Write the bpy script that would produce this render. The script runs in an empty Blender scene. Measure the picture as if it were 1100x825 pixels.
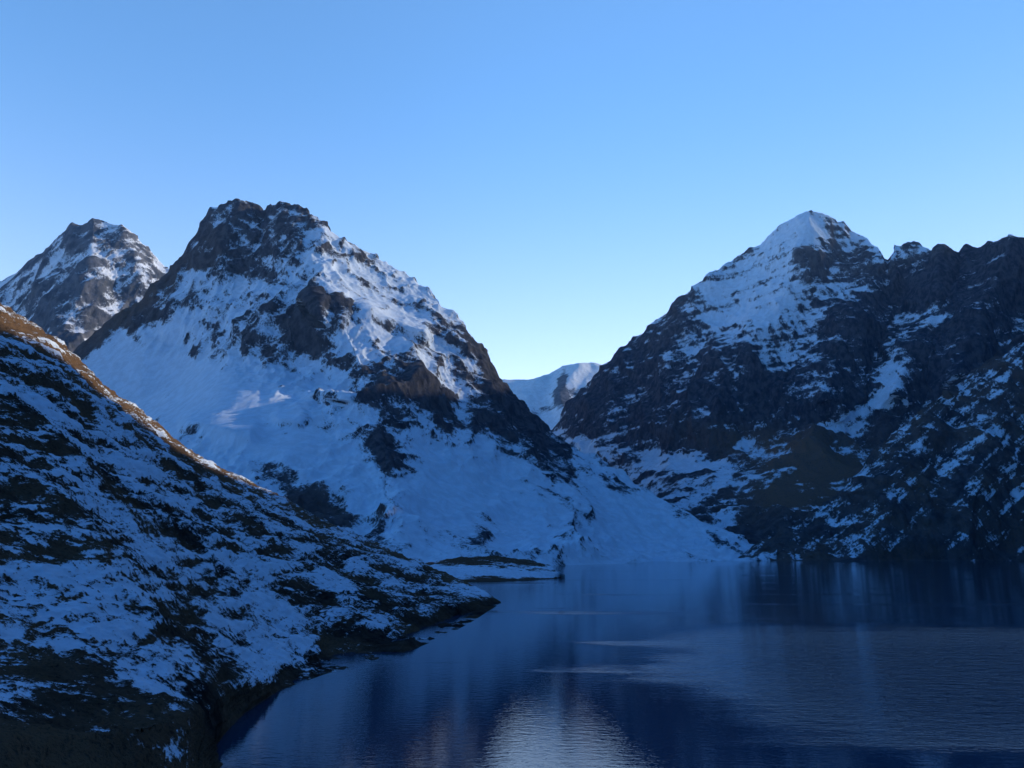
import bpy, math, numpy as np
from mathutils import Vector
Q = 1.0
# ------------------------------------------------------------------ scene
sc = bpy.context.scene
sc.view_settings.view_transform = 'Standard'
sc.view_settings.look = 'None'
sc.view_settings.exposure = 0
sc.view_settings.gamma = 1
F = 863.0; HC = 20.0
TH = math.atan(175.5 / F)
cT, sT = math.cos(TH), math.sin(TH)

def ray(px, py):
    u = (np.asarray(px, float) - 550) / F
    v = (412.5 - np.asarray(py, float)) / F
    den = cT - v * sT
    return u / den, (sT + v * cT) / den

def wdepth(py):      # distance at which a sight line at that dip meets the lake
    return HC / -ray(550, py)[1]

# ------------------------------------------------------------------ noise
rng = np.random.RandomState(7)
PERM = rng.permutation(256); PERM = np.concatenate([PERM, PERM, PERM])
G = rng.normal(size=(256, 3)); G /= np.linalg.norm(G, axis=1)[:, None]
G = G.astype(np.float32)
def perlin(x, y, z):
    xi = np.floor(x).astype(np.int64); yi = np.floor(y).astype(np.int64); zi = np.floor(z).astype(np.int64)
    xf = (x - xi).astype(np.float32); yf = (y - yi).astype(np.float32); zf = (z - zi).astype(np.float32)
    xi &= 255; yi &= 255; zi &= 255
    u = xf**3*(xf*(xf*6-15)+10); v = yf**3*(yf*(yf*6-15)+10); w = zf**3*(zf*(zf*6-15)+10)
    def g(a, b, c):
        h = PERM[PERM[PERM[(xi+a) & 255] + ((yi+b) & 255)] + ((zi+c) & 255)]
        gr = G[h]
        return gr[..., 0]*(xf-a) + gr[..., 1]*(yf-b) + gr[..., 2]*(zf-c)
    x00 = g(0,0,0)*(1-u)+g(1,0,0)*u; x10 = g(0,1,0)*(1-u)+g(1,1,0)*u
    x01 = g(0,0,1)*(1-u)+g(1,0,1)*u; x11 = g(0,1,1)*(1-u)+g(1,1,1)*u
    return (((x00*(1-v)+x10*v)*(1-w) + (x01*(1-v)+x11*v)*w) * 1.6)
def fbm(P, wl, octs, gain=0.5, st=(1,1,1), seed=0.0):
    s = 0; a = 1.0; f = 1.0/wl
    for o in range(octs):
        s = s + a*perlin(P[0]*f*st[0]+seed+o*17.3, P[1]*f*st[1]+o*9.1, P[2]*f*st[2]+seed*0.7+o*5.7)
        a *= gain; f *= 2.03
    return s
def ridged(P, wl, octs, gain=0.5, st=(1,1,1), seed=0.0):
    s = 0; a = 1.0; f = 1.0/wl; prev = 1.0
    for o in range(octs):
        n = 1-np.abs(perlin(P[0]*f*st[0]+seed+o*13.3, P[1]*f*st[1]+o*7.1, P[2]*f*st[2]+seed*0.7+o*3.7))
        n = n*n
        s = s + a*(n-0.6)*prev
        prev = np.clip(n*1.3, 0, 1); a *= gain; f *= 2.03
    return s
def sstep(a, b, x):
    t = np.clip((x-a)/(b-a), 0, 1); return t*t*(3-2*t)
def tilt(C, deg):
    """coordinates turned in the x-z plane, for beds and gullies that run obliquely"""
    c, q = math.cos(math.radians(deg)), math.sin(math.radians(deg))
    return (C[0]*c+C[2]*q, C[1], -C[0]*q+C[2]*c)
def boxf(a, k, it=2):
    """smooth along last axis"""
    for _ in range(it):
        pad = np.pad(a, ((0,0),(k,k)), mode='reflect', reflect_type='odd')
        cs = np.cumsum(np.pad(pad, ((0,0),(1,0))), axis=1)
        a = (cs[:, 2*k+1:]-cs[:, :-(2*k+1)])/(2*k+1)
    return a

# ------------------------------------------------------------------ mesh helpers
def grid_mesh(name, P, attrs, mat):
    nx, ny, _ = P.shape
    co = P.reshape(-1, 3).astype(np.float32)
    i = np.arange((nx-1)*(ny-1)); a = (i//(ny-1))*ny + i % (ny-1)
    faces = np.stack([a, a+ny, a+ny+1, a+1], 1).astype(np.int32)
    me = bpy.data.meshes.new(name)
    me.vertices.add(len(co)); me.vertices.foreach_set('co', co.ravel())
    me.loops.add(len(faces)*4); me.loops.foreach_set('vertex_index', faces.ravel())
    me.polygons.add(len(faces))
    me.polygons.foreach_set('loop_start', np.arange(0, len(faces)*4, 4, dtype=np.int32))
    me.polygons.foreach_set('use_smooth', np.ones(len(faces), dtype=bool))
    me.update(calc_edges=True)
    for k, v in attrs.items():
        at = me.attributes.new(k, 'FLOAT', 'POINT')
        at.data.foreach_set('value', np.asarray(v, np.float32).ravel())
    me.materials.append(mat)
    ob = bpy.data.objects.new(name, me)
    sc.collection.objects.link(ob)
    return ob
def normals(P):
    du = np.gradient(P, axis=0); dv = np.gradient(P, axis=1)
    n = np.cross(du, dv); n /= (np.linalg.norm(n, axis=2)[..., None]+1e-9)
    n[n[..., 2] < 0] *= -1
    return n
def seg_dist(px, py, pts):
    best = np.full(px.shape, 1e9)
    for (x0, y0), (x1, y1) in zip(pts[:-1], pts[1:]):
        dx, dy = x1-x0, y1-y0
        t = np.clip(((px-x0)*dx+(py-y0)*dy)/(dx*dx+dy*dy), 0, 1)
        best = np.minimum(best, np.hypot(px-x0-t*dx, py-y0-t*dy))
    return best
def blobs(px, py, L):
    s = np.zeros(px.shape)
    for (x, y, rx, ry, ang, am) in L:
        c, q = math.cos(math.radians(ang)), math.sin(math.radians(ang))
        a = (px-x)*c+(py-y)*q; b = -(px-x)*q+(py-y)*c
        s += am*np.exp(-((a/rx)**2+(b/ry)**2))
    return s

def surface(xr, curves, rows, step=1.0, spurs=(), back=0.8, backlen=700, smx=18):
    """Terrain sheet: survey lines (bearing, dip, range) from foot to crest + reverse slope."""
    xs = np.arange(xr[0], xr[1]+0.01, step/Q)
    nr = int(rows*Q)
    s = np.linspace(0, 1, nr)
    ks = np.array([c[0] for c in curves])
    PY = []; ID = []
    for ci, (_, pts) in enumerate(curves):
        pts = np.array(pts, float)
        w = np.interp(xs, pts[:, 0], pts[:, 1])
        v = np.interp(xs, pts[:, 0], 1/pts[:, 2])
        if ci > 0 and smx:
            v = boxf(v[None], int(smx/step))[0]
            ws = boxf(w[None], int(smx/step))[0]
            crest_detail = w-ws
            w = ws
        PY.append(w); ID.append(v)
    PY = np.array(PY); ID = np.array(ID)
    idx = np.clip(np.searchsorted(ks, s, side='right')-1, 0, len(ks)-2)
    t = (s-ks[idx])/(ks[idx+1]-ks[idx])
    py = PY[idx].T*(1-t)+PY[idx+1].T*t
    if smx: py = py+crest_detail[:, None]*sstep(0.82, 1.0, s)[None, :]
    iv = ID[idx].T*(1-t)+ID[idx+1].T*t
    iv = boxf(iv, max(3, int(nr*0.02)), 3)
    px = np.repeat(xs[:, None], nr, 1)
    d = 1/iv
    for pts, w, am in spurs:
        f = np.clip(1-seg_dist(px, py, pts)/w, 0, 1)
        d = d*(1-am*(0.5*f+0.5*f*f*(3-2*f)))
    a, b = ray(px, py)
    P = np.stack([a*d, d, HC+b*d], 2)
    nb = 40
    k = (np.linspace(0, 1, nb+1)[1:]**1.6)
    c = P[:, -1:, :]
    hd = c[..., :2]/np.linalg.norm(c[..., :2], axis=2)[..., None]
    L = k[None, :]*backlen
    back_z = c[..., 2]-back*L*np.minimum(1, 0.3+L/(backlen*0.3))
    back_z = np.maximum(back_z, -40)
    B = np.stack([c[..., 0]+hd[..., 0]*L, c[..., 1]+hd[..., 1]*L, back_z], 2)
    P = np.concatenate([P, B], 1)
    f0 = P[:, 0]
    hd0 = f0[:, :2]/np.linalg.norm(f0[:, :2], axis=1)[:, None]
    sk = []
    for dd, dz in ((60, -28), (30, -14), (12, -5)):
        q = min(1, f0[:, 1].mean()/600)
        sk.append(np.stack([f0[:, 0]-hd0[:, 0]*dd*q, f0[:, 1]-hd0[:, 1]*dd*q, f0[:, 2]+dz*q], 1)[:, None])
    P = np.concatenate(sk+[P], 1)
    S = np.concatenate([np.zeros(3), s, np.linspace(1, 1.5, nb)])[None, :].repeat(len(xs), 0)
    px = np.repeat(xs[:, None], P.shape[1], 1)
    py = np.concatenate([py[:, :1].repeat(3, 1), py, py[:, -1:].repeat(nb, 1)], 1)
    return P, S, px, py

def displace(P, S, big, small, crest=0.18, foot=0.06, seed=0.0, st=(1, 0.6, 0.4), wl=300, fine=40, calm=0.0, lean=0, jag=0.0):
    N = normals(P); N[..., 2] = np.maximum(N[..., 2], 0.3)
    c = (P[..., 0], P[..., 1], P[..., 2])
    m = sstep(0, crest, np.abs(1-S))*0.88+0.12
    mf = sstep(-0.01, foot, S)
    k = 1-np.clip(calm, 0, 1)
    r = ridged(c, wl, 5, 0.5, st, seed)
    ct = tilt(c, lean)
    g = fbm(c, fine, 4, 0.55, (1, 0.8, 0.6), seed+3)
    gr = ridged(ct, fine*1.6, 5, 0.5, (1.2, .7, .28), seed+31)      # gullies down the fall line
    top = sstep(0.10, 0.0, np.abs(1-S))
    disp = big*r*m*mf*(0.2+0.8*k) + small*(0.5*g+1.1*gr)*mf*(0.06+0.94*k)*(1+jag*top)
    P2 = P+N*disp[..., None]
    return P2, r, g, gr

# ------------------------------------------------------------------ materials
def new_mat(name, kind='ShaderNodeBsdfPrincipled'):
    m = bpy.data.materials.new(name); m.use_nodes = True
    nt = m.node_tree; nt.nodes.clear()
    out = nt.nodes.new('ShaderNodeOutputMaterial'); bs = nt.nodes.new(kind)
    nt.links.new(bs.outputs[0], out.inputs[0])
    return m, nt, bs
class NB:
    def __init__(s, nt): s.nt = nt
    def n(s, t, **kw):
        x = s.nt.nodes.new(t)
        for k, v in kw.items(): setattr(x, k, v)
        return x
    def l(s, a, b): s.nt.links.new(a, b)
    def math(s, op, a, b=None, clamp=False):
        x = s.n('ShaderNodeMath', operation=op); x.use_clamp = clamp
        for i, v in enumerate((a, b)):
            if v is None: continue
            if isinstance(v, (int, float)): x.inputs[i].default_value = v
            else: s.l(v, x.inputs[i])
        return x.outputs[0]
    def noise(s, vec, scale, detail=4, rough=0.6):
        x = s.n('ShaderNodeTexNoise'); x.inputs['Scale'].default_value = scale
        x.inputs['Detail'].default_value = detail; x.inputs['Roughness'].default_value = rough
        s.l(vec, x.inputs['Vector']); return x.outputs[0]
    def mapping(s, vec, scale=(1,1,1), rot=(0,0,0)):
        x = s.n('ShaderNodeMapping'); x.inputs['Scale'].default_value = scale; x.inputs['Rotation'].default_value = rot
        s.l(vec, x.inputs[0]); return x.outputs[0]
    def mr(s, v, a, b, c=0, d=1, smooth=True):
        x = s.n('ShaderNodeMapRange'); x.interpolation_type = 'SMOOTHSTEP' if smooth else 'LINEAR'
        s.l(v, x.inputs[0])
        for i, q in enumerate((a, b, c, d)): x.inputs[i+1].default_value = q
        return x.outputs[0]
    def mix(s, f, a, b):
        x = s.n('ShaderNodeMix', data_type='RGBA')
        s.l(f, x.inputs[0])
        for i, v in ((6, a), (7, b)):
            if isinstance(v, tuple): x.inputs[i].default_value = (*v, 1)
            else: s.l(v, x.inputs[i])
        return x.outputs[2]

SNOW = (0.64, 0.74, 0.86)
def terrain_mat(name, rockA, rockB, veg, scale, edge=0.12, amp=0.5, amp2=.9, bumpd=2.0, snow=SNOW, st=(1, 1, .6)):
    m, nt, bs = new_mat(name, 'ShaderNodeBsdfDiffuse'); B = NB(nt)
    pos = B.n('ShaderNodeNewGeometry').outputs['Position']
    sa = B.n('ShaderNodeAttribute', attribute_name='snow').outputs['Fac']
    va = B.n('ShaderNodeAttribute', attribute_name='veg').outputs['Fac']
    mp = B.mapping(pos, st, (0, .35, 0))
    n1 = B.noise(mp, scale, 4, 0.65); n2 = B.noise(mp, scale*5, 3, 0.75)
    nn = B.math('ADD', B.math('MULTIPLY', B.math('SUBTRACT', n1, 0.5), amp), B.math('MULTIPLY', B.math('SUBTRACT', n2, 0.5), amp2))
    sf = B.mr(B.math('ADD', sa, nn), 0.5-edge, 0.5+edge)
    r1 = B.mr(n1, 0.35, 0.65)
    rock = B.mix(r1, rockA, rockB)
    rock = B.mix(B.math('MULTIPLY', va, B.mr(n2, 0.25, 0.55), True), rock, veg)
    B.l(B.mix(sf, rock, B.mix(r1, tuple(c*0.86 for c in snow), snow)), bs.inputs['Color'])
    bs.inputs['Roughness'].default_value = 0.6
    bh = B.math('ADD', B.math('MULTIPLY', n2, B.mr(sf, 0, 1, 1.0, 0.18)), B.math('MULTIPLY', sf, 0.2))
    bp = B.n('ShaderNodeBump'); bp.inputs['Strength'].default_value = 0.8; bp.inputs['Distance'].default_value = bumpd
    B.l(bh, bp.inputs['Height']); B.l(bp.outputs[0], bs.inputs['Normal'])
    return m
M_far = terrain_mat('haze_tinted_rock_and_snow', (0.06,0.07,0.088), (0.15,0.155,0.175), (0.07,0.055,0.03), 0.03, 0.12, 0.4, .8, 5, (.75,.8,.88))  # distance haze and sunlit snow brightness put into the paler colours
M_mtn = terrain_mat('mountain_rock_and_snow', (0.028,0.032,0.043), (0.083,0.085,0.098), (0.16,0.105,0.07), 0.06, 0.13, 0.30, .9, 3)  # rock lightened and blued to carry some of the distance haze
M_hill = terrain_mat('hillside_grass_and_snow', (0.016,0.015,0.015), (0.060,0.050,0.042), (0.16,0.10,0.06), 0.45, 0.12, 0.65, 1.2, 0.5, st=(1,1,1))

def outp(name, P, snow, mat, veg=None):
    v = np.zeros(P.shape[:2]) if veg is None else veg
    return grid_mesh(name, P, {'snow': snow, 'veg': v}, mat)

# ------------------------------------------------------------------ main snowy mountain (centre-left)
sky1 = [(20,430,1900),(60,395,1950),(85,372,1980),(120,345,2020),(150,320,2060),(180,293,2120),(200,270,2170),(213,247,2220),(228,225,2260),(245,216,2280),(262,213,2300),(272,216,2300),(281,227,2310),(291,220,2290),(305,218,2280),(320,222,2280),(335,230,2270),(350,240,2250),(362,252,2230),(380,262,2200),(400,272,2180),(420,285,2150),(440,297,2120),(460,312,2090),(475,325,2060),(490,340,2030),(505,355,2010),(520,375,1980),(528,390,1960),(540,410,1930),(555,425,1900),(575,445,1870),(590,462,1840),(605,475,1800),(625,485,1760),(650,497,1700),(680,515,1640),(710,535,1570),(740,550,1500),(770,564,1450),(795,575,1400),(815,589,1350),(835,600,1330)]
foot1 = [(20,620,700),(440,612,820),(560,608.5,860),(600,607.6,wdepth(607.6)),(650,606,wdepth(606)),(700,604.5,wdepth(604.5)),(760,603.2,wdepth(603.2)),(800,602.6,wdepth(602.6)),(835,602.3,wdepth(602.3))]
def between(f, s, t, ds):
    """survey line at dip fraction t with range from list ds"""
    xs = sorted(set([p[0] for p in f]+[p[0] for p in s]+[p[0] for p in ds]))
    fy = np.interp(xs, [p[0] for p in f], [p[1] for p in f]); sy = np.interp(xs, [p[0] for p in s], [p[1] for p in s])
    dd = np.interp(xs, [p[0] for p in ds], [p[1] for p in ds])
    return [(x, a*(1-t)+b*t, d) for x, a, b, d in zip(xs, fy, sy, dd)]
P, S, px, py = surface((20, 835), [
    (0, foot1),
    (0.27, between(foot1, sky1, 0.27, [(20,1000),(300,1050),(450,1080),(600,1200),(700,1330),(835,1330)])),
    (0.40, between(foot1, sky1, 0.40, [(20,1300),(300,1250),(450,1220),(600,1330),(700,1390),(835,1330)])),
    (0.60, between(foot1, sky1, 0.60, [(20,1650),(200,1750),(300,1640),(450,1440),(600,1500),(700,1450),(835,1330)])),
    (1, sky1)], 520,
    spurs=[([(340,232),(350,300),(385,380),(415,470),(425,540)], 60, 0.07),
           ([(250,216),(235,270),(190,330)], 40, 0.04),
           ([(300,220),(290,290),(285,360)], 35, 0.035),
           ([(480,335),(520,400),(560,470),(590,540)], 55, 0.06),
           ([(440,400),(470,440),(510,480)], 40, 0.035),
           # snow shoulders and benches added so their flat tops catch the sun
           ([(395,336),(425,345),(455,356)], 17, 0.042), ([(336,325),(348,345)], 12, 0.03), ([(335,416),(372,428)], 17, 0.038),
           ([(205,455),(268,462)], 17, 0.038), ([(300,450),(322,452)], 11, 0.025), ([(350,246),(385,270)], 13, 0.03), ([(490,358),(520,384)], 13, 0.03)])
calm = blobs(px, py, [(220,430,150,50,12,1.1),(500,530,80,45,20,.8),(440,585,80,25,0,.8),(690,560,130,50,25,.7),(120,410,70,50,0,.9),(400,325,60,35,30,.6),(300,470,60,25,25,.6),(440,360,60,30,30,.4)])
P, r, g, gr = displace(P, S, 48, 13, seed=2.0, wl=340, fine=45, calm=calm)
nz = normals(P)[..., 2]
C = (P[..., 0], P[..., 1], P[..., 2])
bl = blobs(px, py, [(235,250,60,38,0,-.26),(300,285,70,30,20,-.14),(130,335,100,10,-38,-.7),(100,372,60,8,-38,-.4),(150,352,70,4,-36,-.4),(350,250,40,30,30,-.02),
    (480,435,85,36,8,-.42),(565,445,22,55,-28,-.32),(520,375,20,60,-32,-.25),(412,490,26,42,0,-.7),(350,535,75,28,25,-.5),(300,500,70,14,32,-.2),(510,567,30,22,0,-.7),(445,505,22,20,0,-.25),
    (590,520,25,25,0,-.35),(385,405,50,25,0,-.2),(300,372,60,16,-30,-.3),(470,350,60,14,45,-.12),
    (220,430,160,52,10,.55),(400,330,70,50,30,.2),(500,530,70,40,20,.45),(440,585,80,20,0,.15),(690,560,120,40,25,.4),(440,290,60,12,35,.12),(180,360,50,14,-35,.3),(120,400,50,40,0,.4)])
diag = fbm(tilt(C, -35), 70, 5, .6, (.2, .4, 1.6), 6.1)
rib = fbm(tilt(C, 10), 30, 4, .65, (1.5, 1, .3), 9.7)
gully = ridged(tilt(C, 8), 150, 3, .5, (1, .7, .12), 77)
snow = 0.56+0.5*(nz-0.62)-0.32*r+0.22*fbm(C, 90, 4, 0.6, (1,.8,.5), 5.5)-0.32*gr+0.28*diag+0.16*rib-.15*gully+bl
outp('snowy_mountain', P, np.clip(snow, -.15, 1.2), M_mtn, np.clip(blobs(px, py, [(130,335,100,20,-38,.7),(360,530,90,30,0,.3)]), 0, 1))

# ------------------------------------------------------------------ far left peak
sky2 = [(-250,400,3300),(-60,330,3300),(0,301,3300),(20,290,3320),(45,271,3350),(62,252,3380),(78,241,3400),(88,241,3400),(100,235,3400),(112,236,3400),(120,239,3400),(133,242,3400),(150,259,3380),(165,274,3360),(178,287,3350),(200,308,3300),(300,370,3300)]
P, S, px, py = surface((-250, 300), [(0, [(-250,480,2500),(300,480,2500)]), (1, sky2)], 260, step=1.1,
    spurs=[([(100,236),(95,300),(60,370)], 50, .05), ([(135,245),(150,300)], 30, .03), ([(62,252),(40,310)], 30, .03)])
P, r, g, gr = displace(P, S, 50, 13, seed=12.0, wl=360, fine=60, lean=-15)
nz = normals(P)[..., 2]; C = (P[..., 0], P[..., 1], P[..., 2])
snow = 0.52+0.55*(nz-0.62)-0.3*r+0.25*fbm(C, 80, 5, 0.6, (1,.8,.5), 8.5)-0.4*gr+blobs(px, py, [(100,245,50,16,0,-.3),(130,290,25,20,0,.3),(20,310,50,25,-30,.2),(95,330,60,20,-20,-.15)])
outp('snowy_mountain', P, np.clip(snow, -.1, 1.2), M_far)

# ------------------------------------------------------------------ distant glacier dome in the gap
sky3 = [(430,420,6200),(520,409,6200),(545,408,6200),(570,407,6200),(590,402,6250),(604,393,6300),(616,391,6300),(626,389,6300),(640,389.5,6300),(665,396,6300),(760,430,6300)]
P, S, px, py = surface((430, 760), [(0, [(430,520,4200),(760,520,4200)]), (0.5, between([(430,520,1),(760,520,1)], sky3, .5, [(430,5200),(760,5200)])), (1, sky3)], 200, step=1.0, smx=8, spurs=[([(622,392),(600,420),(606,440)], 14, .02), ([(575,408),(560,440),(570,470)], 18, .012)])
P, r, g, gr = displace(P, S, 30, 12, seed=22.0, wl=500, fine=120, calm=.4, jag=0)
nz = normals(P)[..., 2]; C = (P[..., 0], P[..., 1], P[..., 2])
snow = 1.0+0.3*fbm(C, 150, 4, .6, (1,1,1), 3)+blobs(px, py, [(603,412,6,18,15,-1.1),(606,430,9,8,0,-.9),(622,424,12,5,25,-.6),(575,450,14,10,0,-.5),(588,438,8,4,0,-.5)])-0.3*r-.2*gr
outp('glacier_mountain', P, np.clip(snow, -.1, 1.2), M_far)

# ------------------------------------------------------------------ right-hand massif
sky4 = [(570,490,3500),(592,468,3450),(598,456,3430),(605,441,3400),(618,425,3370),(635,408,3340),(650,392,3300),(670,372,3280),(690,355,3250),(710,338,3220),(735,318,3180),(755,300,3150),(762,293,3140),(775,288,3130),(795,273,3110),(815,262,3100),(835,244,3100),(850,236,3100),(860,229,3100),(870,225,3100),(885,230,3080),(900,239,3050),(907,237,3050),(920,250,3000),(940,264,2950),(953,277,2900),(961,263,2860),(968,266,2840),(975,261,2830),(985,261,2800),(1000,269,2760),(1007,260,2745),(1013,261,2740),(1020,266,2720),(1030,273,2700),(1038,264,2680),(1050,266,2650),(1060,259,2625),(1070,259,2600),(1085,249,2560),(1100,253,2520),(1180,222,2350),(1300,154,2150),(1450,100,1900)]  # crest past the right frame edge raised to shade the main mountain
foot4 = [(570,560,2500),(650,575,2000),(720,590,1750),(800,602.4,1300),(900,601.6,1350),(1000,601,1400),(1100,600.3,1440),(1450,600,1450)]
P, S, px, py = surface((570, 1450), [(0, foot4),
    (0.18, between(foot4, sky4, .18, [(570,2700),(720,2100),(850,1800),(1000,1750),(1450,1600)])),
    (0.36, between(foot4, sky4, .36, [(570,2900),(720,2550),(850,2350),(1000,2200),(1450,1700)])),
    (1, sky4)], 460,
    spurs=[([(870,228),(850,300),(800,370),(760,450)], 60, .05), ([(955,270),(905,350),(890,420)], 45, .05),
           ([(755,300),(720,370),(700,450)], 40, .035), ([(1010,262),(1000,340),(960,420)], 35, .04), ([(1090,252),(1050,340),(1030,400)], 40, .05), ([(660,385),(650,450)], 30, .03)])
calm = blobs(px, py, [(760,520,140,30,5,.5),(880,520,80,25,-20,.7),(868,245,60,20,0,.6),(810,310,50,30,-35,.4)])
P, r, g, gr = displace(P, S, 62, 14, seed=32.0, wl=380, fine=60, st=(1, .6, .33), calm=calm, lean=12)
nz = normals(P)[..., 2]; C = (P[..., 0], P[..., 1], P[..., 2])
bl = blobs(px, py, [(868,240,50,18,0,.5),(800,310,60,45,-35,.30),(740,370,60,40,-40,.10),(935,262,20,10,35,.5),(880,300,40,40,0,.12),
    (670,425,60,45,-30,-.30),(780,430,80,30,0,-.18),(960,340,60,60,0,-.20),(1070,310,90,60,0,-.28),(920,290,20,30,0,-.2),
    (960,395,10,40,20,.6),(1000,350,10,30,20,.4),(930,440,60,7,-35,.4),(740,500,110,12,8,.35),(880,460,60,8,-25,.3),(870,510,70,30,-20,-.55),(1000,500,200,60,0,-.1),(640,490,60,10,25,.4)])
bed = fbm(tilt(C, 8), 60, 5, .65, (0.15, 0.3, 1.8), 44)
dia = fbm(tilt(C, 38), 60, 5, .65, (0.15, 0.4, 1.6), 47)
rib = fbm(tilt(C, 12), 34, 4, .7, (1.5, 1, .3), 49)
gully = ridged(tilt(C, 14), 170, 3, .5, (1, .7, .1), 79)
snow = 0.39+0.5*(nz-0.62)-0.30*r+0.12*fbm(C, 90, 4, .6, (1,.8,.5), 15.5)-0.28*gr+0.30*bed+0.36*dia*sstep(0.6,0.3,S)+.2*rib-.22*gully+bl
outp('sun_blocking_ridge', P, np.clip(snow, -.1, 1.2), M_mtn, np.clip(blobs(px, py, [(870,515,85,35,-20,1.3),(820,480,80,20,10,1.0),(930,560,80,25,0,.4)]), 0, 1))

# ------------------------------------------------------------------ nearer dark slope on the right
sky5 = [(775,603,1300),(800,594,1320),(830,577,1340),(870,552,1370),(900,532,1390),(925,500,1420),(955,468,1450),(1000,432,1500),(1050,395,1550),(1100,358,1600),(1200,290,1600),(1350,200,1500),(1600,60,1350)]  # unseen right end made to rise and block the sun
foot5 = [(775,603,wdepth(602.9)),(800,602.5,wdepth(602.5)),(900,601.8,wdepth(601.8)),(1000,601,wdepth(601)),(1100,600.2,wdepth(600.2)),(1350,601,wdepth(601)),(1600,603,wdepth(603))]
foot5 = [(a, b, min(c, 1260)) for a, b, c in foot5]
P, S, px, py = surface((775, 1600), [(0, foot5), (.4, between(foot5, sky5, .4, [(775,1290),(900,1310),(1000,1330),(1100,1350),(1600,1200)])), (1, sky5)], 360, step=1.0,
    spurs=[([(1000,432),(960,520),(930,590)], 40, .02), ([(1100,360),(1060,470),(1040,580)], 45, .025)], backlen=400, back=1.2)
P, r, g, gr = displace(P, S, 20, 8, seed=52.0, wl=200, fine=35, crest=.3, foot=.1, lean=30)
nz = normals(P)[..., 2]; C = (P[..., 0], P[..., 1], P[..., 2])
dia = fbm(tilt(C, 35), 26, 4, .7, (0.2, 0.4, 1.8), 57)
snow = 0.26+0.25*(nz-0.62)-0.2*r+0.2*fbm(C, 14, 4, .8, (1,.8,.6), 25.5)-0.3*gr+0.38*dia-0.25*sstep(0.12,0.0,S)+blobs(px, py, [(1060,480,80,60,0,.06),(850,590,80,15,0,-.1),(1080,400,80,40,-35,-.06)])
outp('sun_blocking_ridge', P, np.clip(snow, -.1, 1.2), M_mtn, np.clip(.3+.4*fbm(C, 60, 3, .5, (1,1,1), 58), 0, .6))

# ------------------------------------------------------------------ unseen ridge right of view, added to keep the valley in shadow
yy = np.linspace(-900, 1150, 330); xx = np.linspace(380, 2300, 260)
Y, X = np.meshgrid(yy, xx, indexing='ij')
crest = 1150; Hh = np.interp(Y, [-900, -100, 400, 740, 800, 900, 950, 1150], [560, 590, 600, 583, 570, 552, 540, 440])  # crest heights set to place the shadow edge on the hillside
slope = np.where(X < crest, np.maximum(.72, Hh/(1150-0.70*np.maximum(Y, 0)-50)), .72)
Z = Hh - np.abs(X-crest)*slope
Z = np.maximum(Z, -40)
P = np.stack([X, Y, Z], 2)
C = (X, Y, Z)
P[..., 2] += (6+34*sstep(20, 200, np.abs(X-crest)))*ridged(C, 260, 5, .5, (1,1,.4), 61)*sstep(0, 120, Z)
nz = normals(P)[..., 2]
outp('sun_blocking_ridge', P, 0.4+0.5*(nz-.7)+.3*fbm(C, 40, 4, .6, (1,1,1), 71), M_mtn)

# ------------------------------------------------------------------ foreground hillside
sky6 = [(-600,160,200),(-300,215,215),(-120,270,225),(0,326,236),(30,345,246),(60,363,258),(88,390,272),(115,415,290),(150,440,315),(185,468,345),(215,490,370),(260,513,398),(300,533,415),(340,554,422),(380,572,418),(420,590,402),(460,607,378),(490,620,352),(520,635,328),(538,646.5,310)]
shore = [(228,808),(240,790),(262,767),(300,742),(350,724),(400,712),(440,699),(480,683),(510,666),(538,648)]
foot6 = [(-600,2600,14),(150,2200,16),(200,1400,28),(215,950,48)]+[(x, y, wdepth(y)) for x, y in shore]
mid6 = [(-600,900,40),(-200,850,42),(0,790,50),(100,785,58),(180,775,68),(215,768,78),(240,750,95),(262,735,107),(300,715,128),(350,703,155),(400,696,172),(440,686,195),(480,672,230),(510,656,270),(538,647.5,305)]
mid6b = [(-600,640,62),(-200,700,66),(0,715,72),(100,712,80),(180,705,96),(240,690,122),(300,675,155),(350,668,180),(400,665,200),(440,660,224),(480,652,255),(510,646,285),(538,647,308)]
P, S, px, py = surface((-600, 538), [(0, foot6), (.16, mid6), (.30, mid6b), (1, sky6)], 800, step=1.0, backlen=160, back=.55, smx=0)
N = normals(P); N[..., 2] = np.maximum(N[..., 2], .3)
C = (P[..., 0], P[..., 1], P[..., 2])
dm = np.clip(P[..., 1]/200, 0.12, 1.0)
taper = sstep(538, 470, px)*0.8+0.2
mf = sstep(-0.005, 0.05, S)
r = ridged(C, 60, 4, .5, (1,1,.7), 81)
g1 = fbm(C, 9, 4, .55, (1,1,1), 83)
# terracettes: ledges running across the slope, dipping gently to the lake
ter = fbm(C, 6, 4, .65, (0.28, 0.2, 1.6), 87)
tus = ridged(C, 2.0, 3, .6, (1,1,1), 89)
cm = sstep(0, .10, np.abs(1-S))*.8+.2
P = P+N*((2.6*r*cm*taper+1.0*g1*taper*dm+0.7*ter*taper*dm+0.25*tus)*mf)[..., None]
nz = normals(P)[..., 2]
lo = fbm(C, 45, 3, .5, (1,1,1), 91)
bare = blobs(px, py, [(90,775,170,45,5,1),(120,830,240,40,0,1),(260,745,50,20,-30,.5)])
bl = blobs(px, py, [(40,590,90,30,35,-.34),(200,700,60,20,0,.15),(330,690,60,18,0,.12),(60,660,90,25,5,.2),(165,740,44,9,25,.7),(150,795,60,6,20,.6),(480,640,50,10,20,-.2),(350,600,120,16,28,-.15),(180,600,90,50,25,.04)])-.42*np.clip(bare, 0, 1)
rim = -0.55*sstep(3.2, 0.4, P[..., 2])
snow = 0.52+0.22*lo+0.55*ter+0.18*g1-0.2*r-0.42*tus+0.3*(nz-.85)+bl+rim-0.15*sstep(.90, .98, S)
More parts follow.
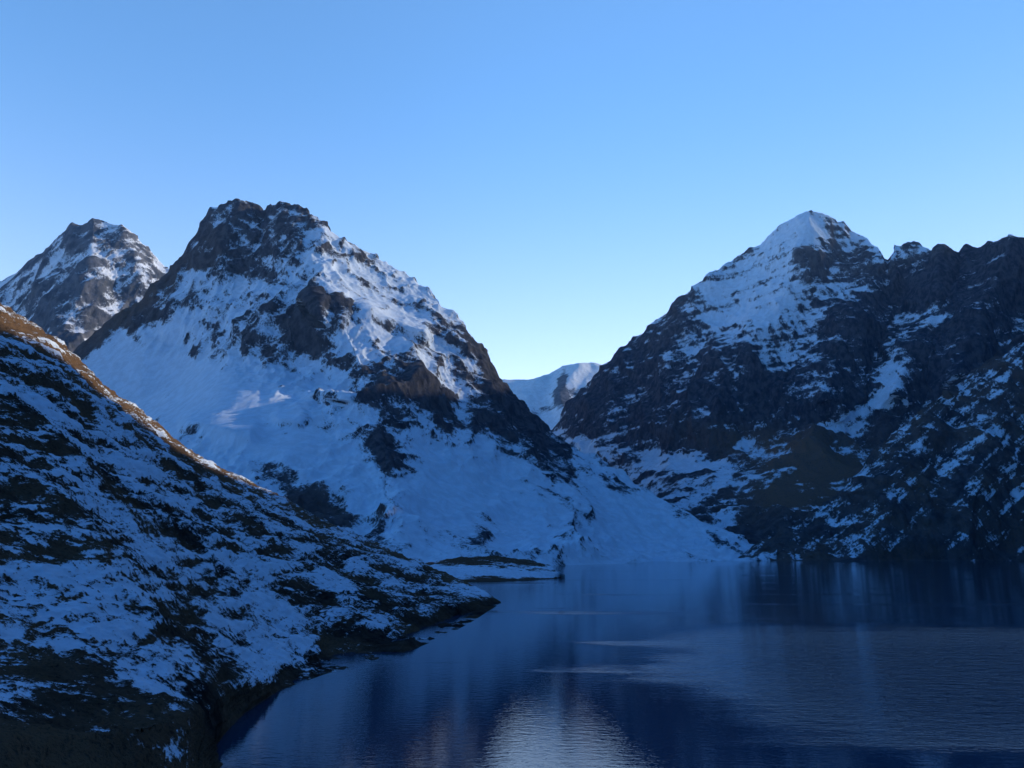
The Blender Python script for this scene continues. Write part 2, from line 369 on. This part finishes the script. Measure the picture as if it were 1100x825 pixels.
veg = np.clip(0.35+0.6*fbm(C, 20, 3, .5, (1,1,1), 95)+0.7*sstep(.85,.97,S)+.15*bare, 0, 1)
outp('hillside', P, np.clip(snow, -.1, 1.2), M_hill, veg)

# ------------------------------------------------------------------ low moraine spit behind the hillside tip
foot7 = [(400,626,wdepth(626)),(480,625,wdepth(625)),(530,624.5,wdepth(624.5)),(570,623,wdepth(623)),(596,621.5,wdepth(621.5)),(607,619.5,wdepth(619.5))]
sky7 = [(400,611,560),(450,605,570),(480,601,575),(505,598,580),(530,597,585),(550,599,585),(575,603,575),(592,609,560),(607,619,545)]
P, S, px, py = surface((400, 607), [(0, foot7), (1, sky7)], 110, step=.6, backlen=90, back=.35, smx=6)
C = (P[..., 0], P[..., 1], P[..., 2])
P[..., 2] += (1.4*fbm(C, 18, 5, .6, (1,1,1), 101))*sstep(0, .3, S)
snow = 0.48+0.5*fbm(C, 8, 4, .7, (.35,1,2), 103)+blobs(px, py, [(540,615,90,5,3,.7),(520,601,80,5,0,-.4)])-0.7*sstep(0.16,0.04,S)
outp('moraine_spit', P, snow, M_hill, np.full(S.shape, .6))

# ------------------------------------------------------------------ ground under the viewpoint
yy = np.linspace(-120, 60, 240); xx = np.linspace(-60, 60, 180)
Y, X = np.meshgrid(yy, xx, indexing='ij')
Z = 18.0-0.38*np.maximum(Y, 0)-0.45*np.maximum(X-4, 0)-0.05*np.maximum(-Y, 0)
C = (X, Y, Z*0)
Z = Z+0.25*fbm(C, 5, 5, .55)
outp('ground', np.stack([X, Y, Z], 2), 0.35+.5*fbm(C, 4, 5, .6), M_hill, np.full(X.shape, .5))
v = np.linspace(-14000, 14000, 60); Y, X = np.meshgrid(v, v, indexing='ij')
outp('valley_ground', np.stack([X, Y, np.full(X.shape, -32.0)], 2), np.full(X.shape, .7), M_far)

# ------------------------------------------------------------------ lake
m, nt, bs = new_mat('lake_water'); B = NB(nt)
pos = B.n('ShaderNodeNewGeometry').outputs['Position']
bs.inputs['Base Color'].default_value = (0.008, 0.036, 0.080, 1)
bs.inputs['IOR'].default_value = 1.333
w0 = B.noise(B.mapping(pos, (1.0, 1.9, 1), (0, 0, .1)), 0.22, 2, .5)
w1 = B.noise(B.mapping(pos, (1.0, 2.2, 1), (0, 0, .15)), 0.55, 3, .6)
w2 = B.noise(B.mapping(pos, (1.0, 1.7, 1), (0, 0, -.3)), 1.8, 2, .6)
gust = B.noise(B.mapping(pos, (.35, 1.3, 1), (0, 0, .1)), 0.02, 5, .6)
sep = B.n('ShaderNodeSeparateXYZ'); B.l(pos, sep.inputs[0])
gx = B.math('SUBTRACT', gust, .5)
yj = B.math('ADD', sep.outputs[1], B.math('MULTIPLY', gx, 90))
xj = B.math('ADD', sep.outputs[0], B.math('MULTIPLY', gx, 60))
reg = B.math('MULTIPLY', B.mr(xj, 10, 60), B.math('MULTIPLY', B.mr(yj, 70, 110), B.mr(yj, 240, 150)))
ruf = B.math('ADD', B.math('MULTIPLY', reg, .9), B.mr(gust, .52, .72, 0, .3), True)
h = B.math('ADD', B.math('ADD', w1, B.math('MULTIPLY', w2, .3)), B.math('MULTIPLY', w0, B.math('MULTIPLY', ruf, 2.2)))
bp = B.n('ShaderNodeBump'); bp.inputs['Distance'].default_value = 0.6
B.l(B.mr(ruf, 0, 1, .035, 1.0), bp.inputs['Strength'])
B.l(h, bp.inputs['Height']); B.l(bp.outputs[0], bs.inputs['Normal'])
bs.inputs['Roughness'].default_value = .03
me = bpy.data.meshes.new('lake')
me.from_pydata([(-1500,-800,0),(2600,-800,0),(2600,3200,0),(-1500,3200,0)], [], [(0,1,2,3)])
me.materials.append(m)
sc.collection.objects.link(bpy.data.objects.new('lake', me))

# ------------------------------------------------------------------ thin valley haze (real scattering volume filling the valley)
hm = bpy.data.materials.new('haze_air'); hm.use_nodes = True
nt = hm.node_tree; nt.nodes.clear()
out = nt.nodes.new('ShaderNodeOutputMaterial'); vsn = nt.nodes.new('ShaderNodeVolumeScatter')
vsn.inputs['Color'].default_value = (0.30, 0.55, 1.0, 1); vsn.inputs['Density'].default_value = 2.6e-5
vsn.inputs['Anisotropy'].default_value = 0.2
nt.links.new(vsn.outputs[0], out.inputs['Volume'])
me = bpy.data.meshes.new('haze')
x0, x1, y0, y1, z0, z1 = -5500, 5500, -1700, 8000, -31, 1900
me.from_pydata([(x0,y0,z0),(x1,y0,z0),(x1,y1,z0),(x0,y1,z0),(x0,y0,z1),(x1,y0,z1),(x1,y1,z1),(x0,y1,z1)], [],
               [(3,2,1,0),(4,5,6,7),(0,1,5,4),(1,2,6,5),(2,3,7,6),(3,0,4,7)])
me.materials.append(hm)
sc.collection.objects.link(bpy.data.objects.new('haze', me))

# ------------------------------------------------------------------ light
AZ, EL = math.radians(68), math.radians(20)
w = bpy.data.worlds.new('World'); sc.world = w; w.use_nodes = True
nt = w.node_tree; B = NB(nt)
bg = nt.nodes['Background']; st = nt.nodes.new('ShaderNodeTexSky')
st.sky_type = 'NISHITA'; st.sun_disc = False
st.sun_elevation = EL; st.sun_rotation = AZ
st.altitude = 3500; st.air_density = 1.0; st.dust_density = 0.6; st.ozone_density = 2.0
# sky graded for dim blue snow shade: darker overhead, behind and to the right
tc = B.n('ShaderNodeTexCoord').outputs['Generated']
sp = B.n('ShaderNodeSeparateXYZ'); B.l(tc, sp.inputs[0])
k0 = B.mr(sp.outputs[1], -0.1, 0.75)
k = B.mr(k0, 0, 1, 0.33, 1.0, False)
k = B.math('MULTIPLY', k, B.mr(sp.outputs[0], -0.1, 0.7, 1.0, 0.66))
zc = B.mr(sp.outputs[2], 0.0, 0.55)
tint = B.mix(zc, (2.2, 1.62, 1.32), (1.0, 1.42, 1.6))
tint = B.mix(k0, (0.50, 1.42, 2.35), tint)
vm = B.n('ShaderNodeVectorMath', operation='MULTIPLY'); B.l(st.outputs[0], vm.inputs[0]); B.l(tint, vm.inputs[1])
vs = B.n('ShaderNodeVectorMath', operation='SCALE'); B.l(vm.outputs[0], vs.inputs[0]); B.l(k, vs.inputs['Scale'])
B.l(vs.outputs[0], bg.inputs[0])
bg.inputs[1].default_value = 0.27
sun = bpy.data.lights.new('sun', 'SUN'); sun.energy = 5.0; sun.angle = math.radians(.5); sun.color = (1, .9, .76)
so = bpy.data.objects.new('sun', sun); sc.collection.objects.link(so)
sd = Vector((math.sin(AZ)*math.cos(EL), math.cos(AZ)*math.cos(EL), math.sin(EL)))
so.rotation_euler = sd.to_track_quat('Z', 'Y').to_euler()

# ------------------------------------------------------------------ camera
cam = bpy.data.cameras.new('camera'); cam.sensor_width = 36; cam.lens = 36*F/1100
cam.clip_start = .5; cam.clip_end = 40000
co = bpy.data.objects.new('camera', cam); co.location = (0, 0, HC)
co.rotation_euler = (math.pi/2+TH, 0, 0)
sc.collection.objects.link(co); sc.camera = co
